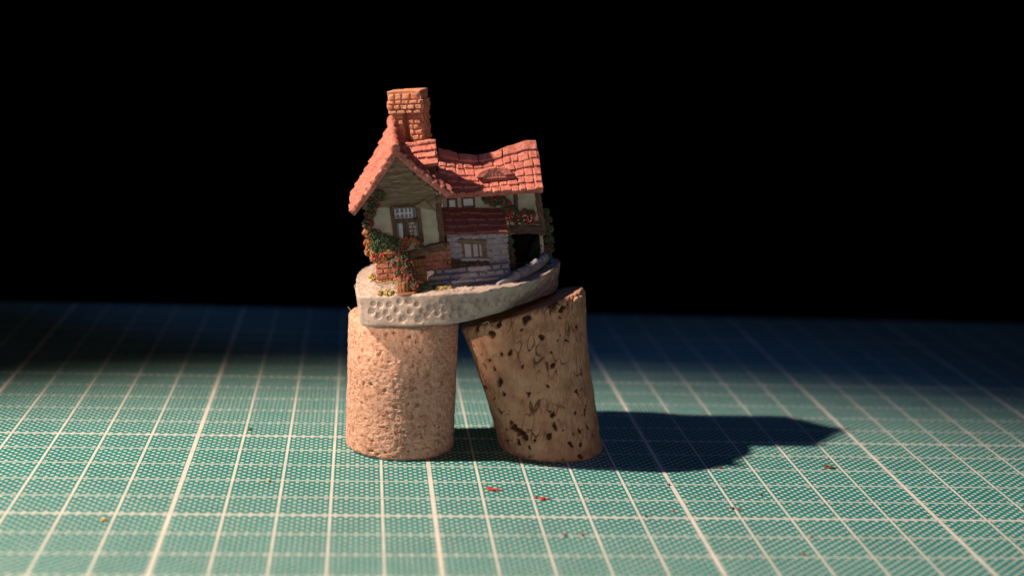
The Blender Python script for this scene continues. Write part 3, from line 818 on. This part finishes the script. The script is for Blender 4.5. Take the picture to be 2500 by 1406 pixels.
clumps('ivy', [(1.9, .35, 1.82, .07), (1.93, .35, 1.64, .08), (1.94, .35, 1.44, .09), (1.95, .35, 1.21, .09), (1.93, .3, 1.03, .08), (1.86, .25, .9, .08)], house, reds=.12)
clumps('door_bush', [(1.65, .25, 1.1, .1), (1.58, .2, .93, .1), (1.63, .1, .80, .07), (1.73, .3, 1.24, .08)], house, leaf='leaf_dark', reds=0)
clumps('grass_tuft', [(-.60, -1.42, .69, .05), (-.45, -1.44, .69, .05), (-.52, -1.45, .70, .05), (-.36, -1.46, .69, .04)], base, leaf='leaf_gold', reds=0, dens=.7)
clumps('grass_tuft', [(-1.66, -1.40, .71, .05), (-1.80, -1.35, .71, .05), (-1.56, -1.44, .70, .05), (-1.95, .1, .76, .06), (-1.92, -.2, .75, .05)], base, leaf='leaf_gold', reds=.03, dens=.7)

# wooden barrel and hutch at the garden front
mb = MB()
for k in range(12):
    A = 2 * math.pi * k / 12; x, y = -1.30 + math.cos(A) * .115, -1.32 + math.sin(A) * .10
    mb.tube([(x, y, .66), (x + math.cos(A) * .012, y + math.sin(A) * .012, .78), (x, y, .90)], .034, 6)
mb.tube([(-1.30, -1.32, .66), (-1.30, -1.32, .88)], .11, 12)
brl = sculpt('barrel', mb, M['barrel'], house, .010, 1, .006, 12)
mb = MB(); mb.tube([(-1.26, -1.40, .665), (-1.26, -1.40, .70)], .23, 20); build('barrel_stand', mb, M['barrel'], brl, .012)
mb = MB(); mb.box((-1.07, -1.05, .72), (-.81, -.80, 1.30), .006)
for i in range(5): mb.box((-1.075 + i * .055, -1.09, 1.17), (-1.03 + i * .055, -1.03, 1.31), .006)
mb.box((-1.08, -1.08, 1.10), (-.79, -1.02, 1.135), .004); mb.box((-1.08, -1.08, .92), (-.79, -1.02, .96), .004)
build('wooden_hutch', mb, M['barrel'], house, .012)

# the gable storey juts out over its footings
for o in [wingwall, window] + FRONT: o.location = Vector((0, -.22, .03)) * S

# ------------------------------------------------------------------ lint and crumbs
def fibre(pts, label, r=.006):
    mb = MB(); P_ = []
    for i in range(len(pts) - 1):
        for j in range(5):
            t = j / 5; P_.append(Vector(pts[i]).lerp(Vector(pts[i + 1]), t * t * (3 - 2 * t)))
    P_.append(Vector(pts[-1])); mb.tube(P_, r, 5)
    thing(build('lint_fibre', mb, M['fibre'], smooth=True), label, 'fibre', 'stray lint fibres')
fibre([(3.42, 4.0, 2.93), (3.30, 4.0, 3.02), (3.24, 4.02, 3.00), (3.28, 4.0, 3.10), (3.22, 4.0, 3.18)], 'curly pale fibre standing on the left rim of the pressed cork')
fibre([(3.44, 5.0, 3.42), (3.36, 5.0, 3.36), (3.34, 5.0, 3.43), (3.40, 5.0, 3.50)], 'pale looped fibre sticking out of the cottage base at its upper left')
fibre([(6.0, 2.85, 3.14), (6.10, 2.80, 3.20), (6.16, 2.80, 3.12), (6.10, 2.82, 3.06)], 'pale fibre curling below the cottage base above the pitted cork')

M['flake_red'] = painted('red_flake', (.25, .015, .01), (.5, .03, .02), (.6, .06, .03), 14, .6)
M['flake_yellow'] = painted('yellow_flake', (.6, .38, .03), (.75, .5, .06), (.8, .55, .1), 14, .6)
M['flake_brown'] = painted('brown_flake', (.05, .02, .012), (.16, .07, .035), (.24, .12, .06), 14, .7)
def flake(x, y, w, h, mat, label, yaw=0, n=1):
    mb = MB()
    for i in range(n):
        mb.ball((x + (i - (n - 1) / 2) * w * .42, y + rng.uniform(-.2, .2) * h - (i * .25 * h), .02), w / 2 if n == 1 else w * .42, 0, 2, (1, h / w, .028 / (w / 2)), .22)
    # turn flat: balls carry a random spin, so press them to the mat
    zs = [p.z for p in mb.v]; z0, z1 = min(zs), max(zs)
    for p in mb.v: p.z = .004 + (p.z - z0) / max(1e-6, z1 - z0) * .035
    for p in mb.v: p.y = y + (p.y - y) * max(.35, min(1, h / w * 1.6))
    thing(build('paint_flake', mb, M[mat], smooth=True), label, 'flake', 'flakes and crumbs on the mat')
flake(6.25, 1.53, .36, .18, 'flake_red', 'largest dark red flake on the mat, in front of the gap between the corks', n=2)
flake(7.24, 1.00, .27, .15, 'flake_red', 'bright red crooked flake lying on a grid line in front of the pitted cork', n=2)
flake(7.06, 1.06, .13, .06, 'flake_red', 'thin red sliver just left of the bright red crooked flake')
flake(7.38, -1.02, .08, .05, 'flake_red', 'left one of two tiny red specks on a front grid line')
flake(7.70, -1.00, .10, .06, 'flake_red', 'right one of two tiny red specks on a front grid line')
flake(-1.17, -.34, .13, .16, 'flake_yellow', 'yellow flake at the lower left of the mat')
flake(1.72, 1.95, .09, .10, 'flake_yellow', 'small yellow flake on a grid line left of the pressed cork')
flake(13.75, 3.21, .20, .22, 'flake_brown', 'brown crumb on the mat past the tip of the long shadow', n=2)
flake(9.93, 1.93, .075, .07, 'flake_brown', 'tiny dark brown speck beside a heavy grid line right of the pitted cork')
flake(11.75, 1.37, .07, .07, 'flake_brown', 'lone near-black speck in a square below the shadow')
flake(10.94, .53, .09, .10, 'flake_brown', 'brown speck touching a small red sliver on a slanting grid line')
flake(11.06, .48, .10, .04, 'flake_red', 'small red sliver touching a brown speck on a slanting grid line')
flake(9.10, .02, .06, .06, 'flake_brown', 'brown speck on the heavy cross line at the front right')
flake(9.70, .33, .06, .05, 'flake_red', 'minute red speck above the heavy cross line at the front right')
flake(12.10, -1.02, .06, .05, 'flake_red', 'minute red speck low down towards the right edge of the mat')
flake(11.70, -1.88, .09, .08, 'flake_brown', 'lowest brown speck towards the right corner of the mat')
flake(11.29, 3.04, .12, .05, 'flake_red', 'dull red sliver at the front edge of the long shadow')
flake(1.09, 5.40, .16, .06, 'flake_brown', 'brown sliver on the mat behind and left of the pressed cork')

# ------------------------------------------------------------------ light
w = bpy.data.worlds.new('World'); scene.world = w; w.use_nodes = True
w.node_tree.nodes['Background'].inputs[0].default_value = (.10, .25, 1, 1)
w.node_tree.nodes['Background'].inputs[1].default_value = 0.0

def aim(o, target):
    d = (Vector(target) * S - o.location).normalized(); o.rotation_euler = d.to_track_quat('-Z', 'Y').to_euler()
def lamp(name, kind, loc, target, power, colr, **kw):
    l = bpy.data.lights.new(name, kind); l.energy = power; l.color = colr
    for k, v in kw.items(): setattr(l, k, v)
    o = bpy.data.objects.new(name, l); col.objects.link(o); o.location = Vector(loc) * S; aim(o, target); return o
lamp('key_lamp', 'SPOT', (-53, .2, 58), (3.6, -4.7, 0), 60, (1, .795, .60), spot_size=R(24), spot_blend=.62, shadow_soft_size=.013)
lamp('front_fill', 'AREA', (5, -46, 6), (6, 4, 3), .43, (1.0, .87, .93), shape='DISK', size=.22)  # added soft fill for the unlit fronts, no visible source
lamp('side_fill', 'SPOT', (-42.6, -29.7, 19), (3.25, 3.0, 3.65), 13, (1, .76, .55), spot_size=R(2.7), spot_blend=.6, shadow_soft_size=.006)  # added narrow spot that brightens the front left of the base
lamp('blue_top_fill', 'SPOT', (12.5, 6, 60), (12.5, 6, 0), .7, (.10, .32, 1.0), spot_size=R(21), spot_blend=.6, shadow_soft_size=.03)  # added overhead spot that tints the long shadow blue
lamp('blue_back_fill', 'SPOT', (-62.6, 43.7, 27.4), (8, 17.4, 0), 3.0, (.14, .36, 1.0), spot_size=R(10.8), spot_blend=.15, shadow_soft_size=.02)  # added grazing spot; its cone edge shapes the dark wedge at far left

# ------------------------------------------------------------------ render settings
scene.render.engine = 'CYCLES'
scene.view_settings.view_transform = 'Standard'; scene.view_settings.look = 'None'
scene.view_settings.exposure = 0; scene.view_settings.gamma = 1
scene.cycles.max_bounces = 6; scene.cycles.use_denoising = True
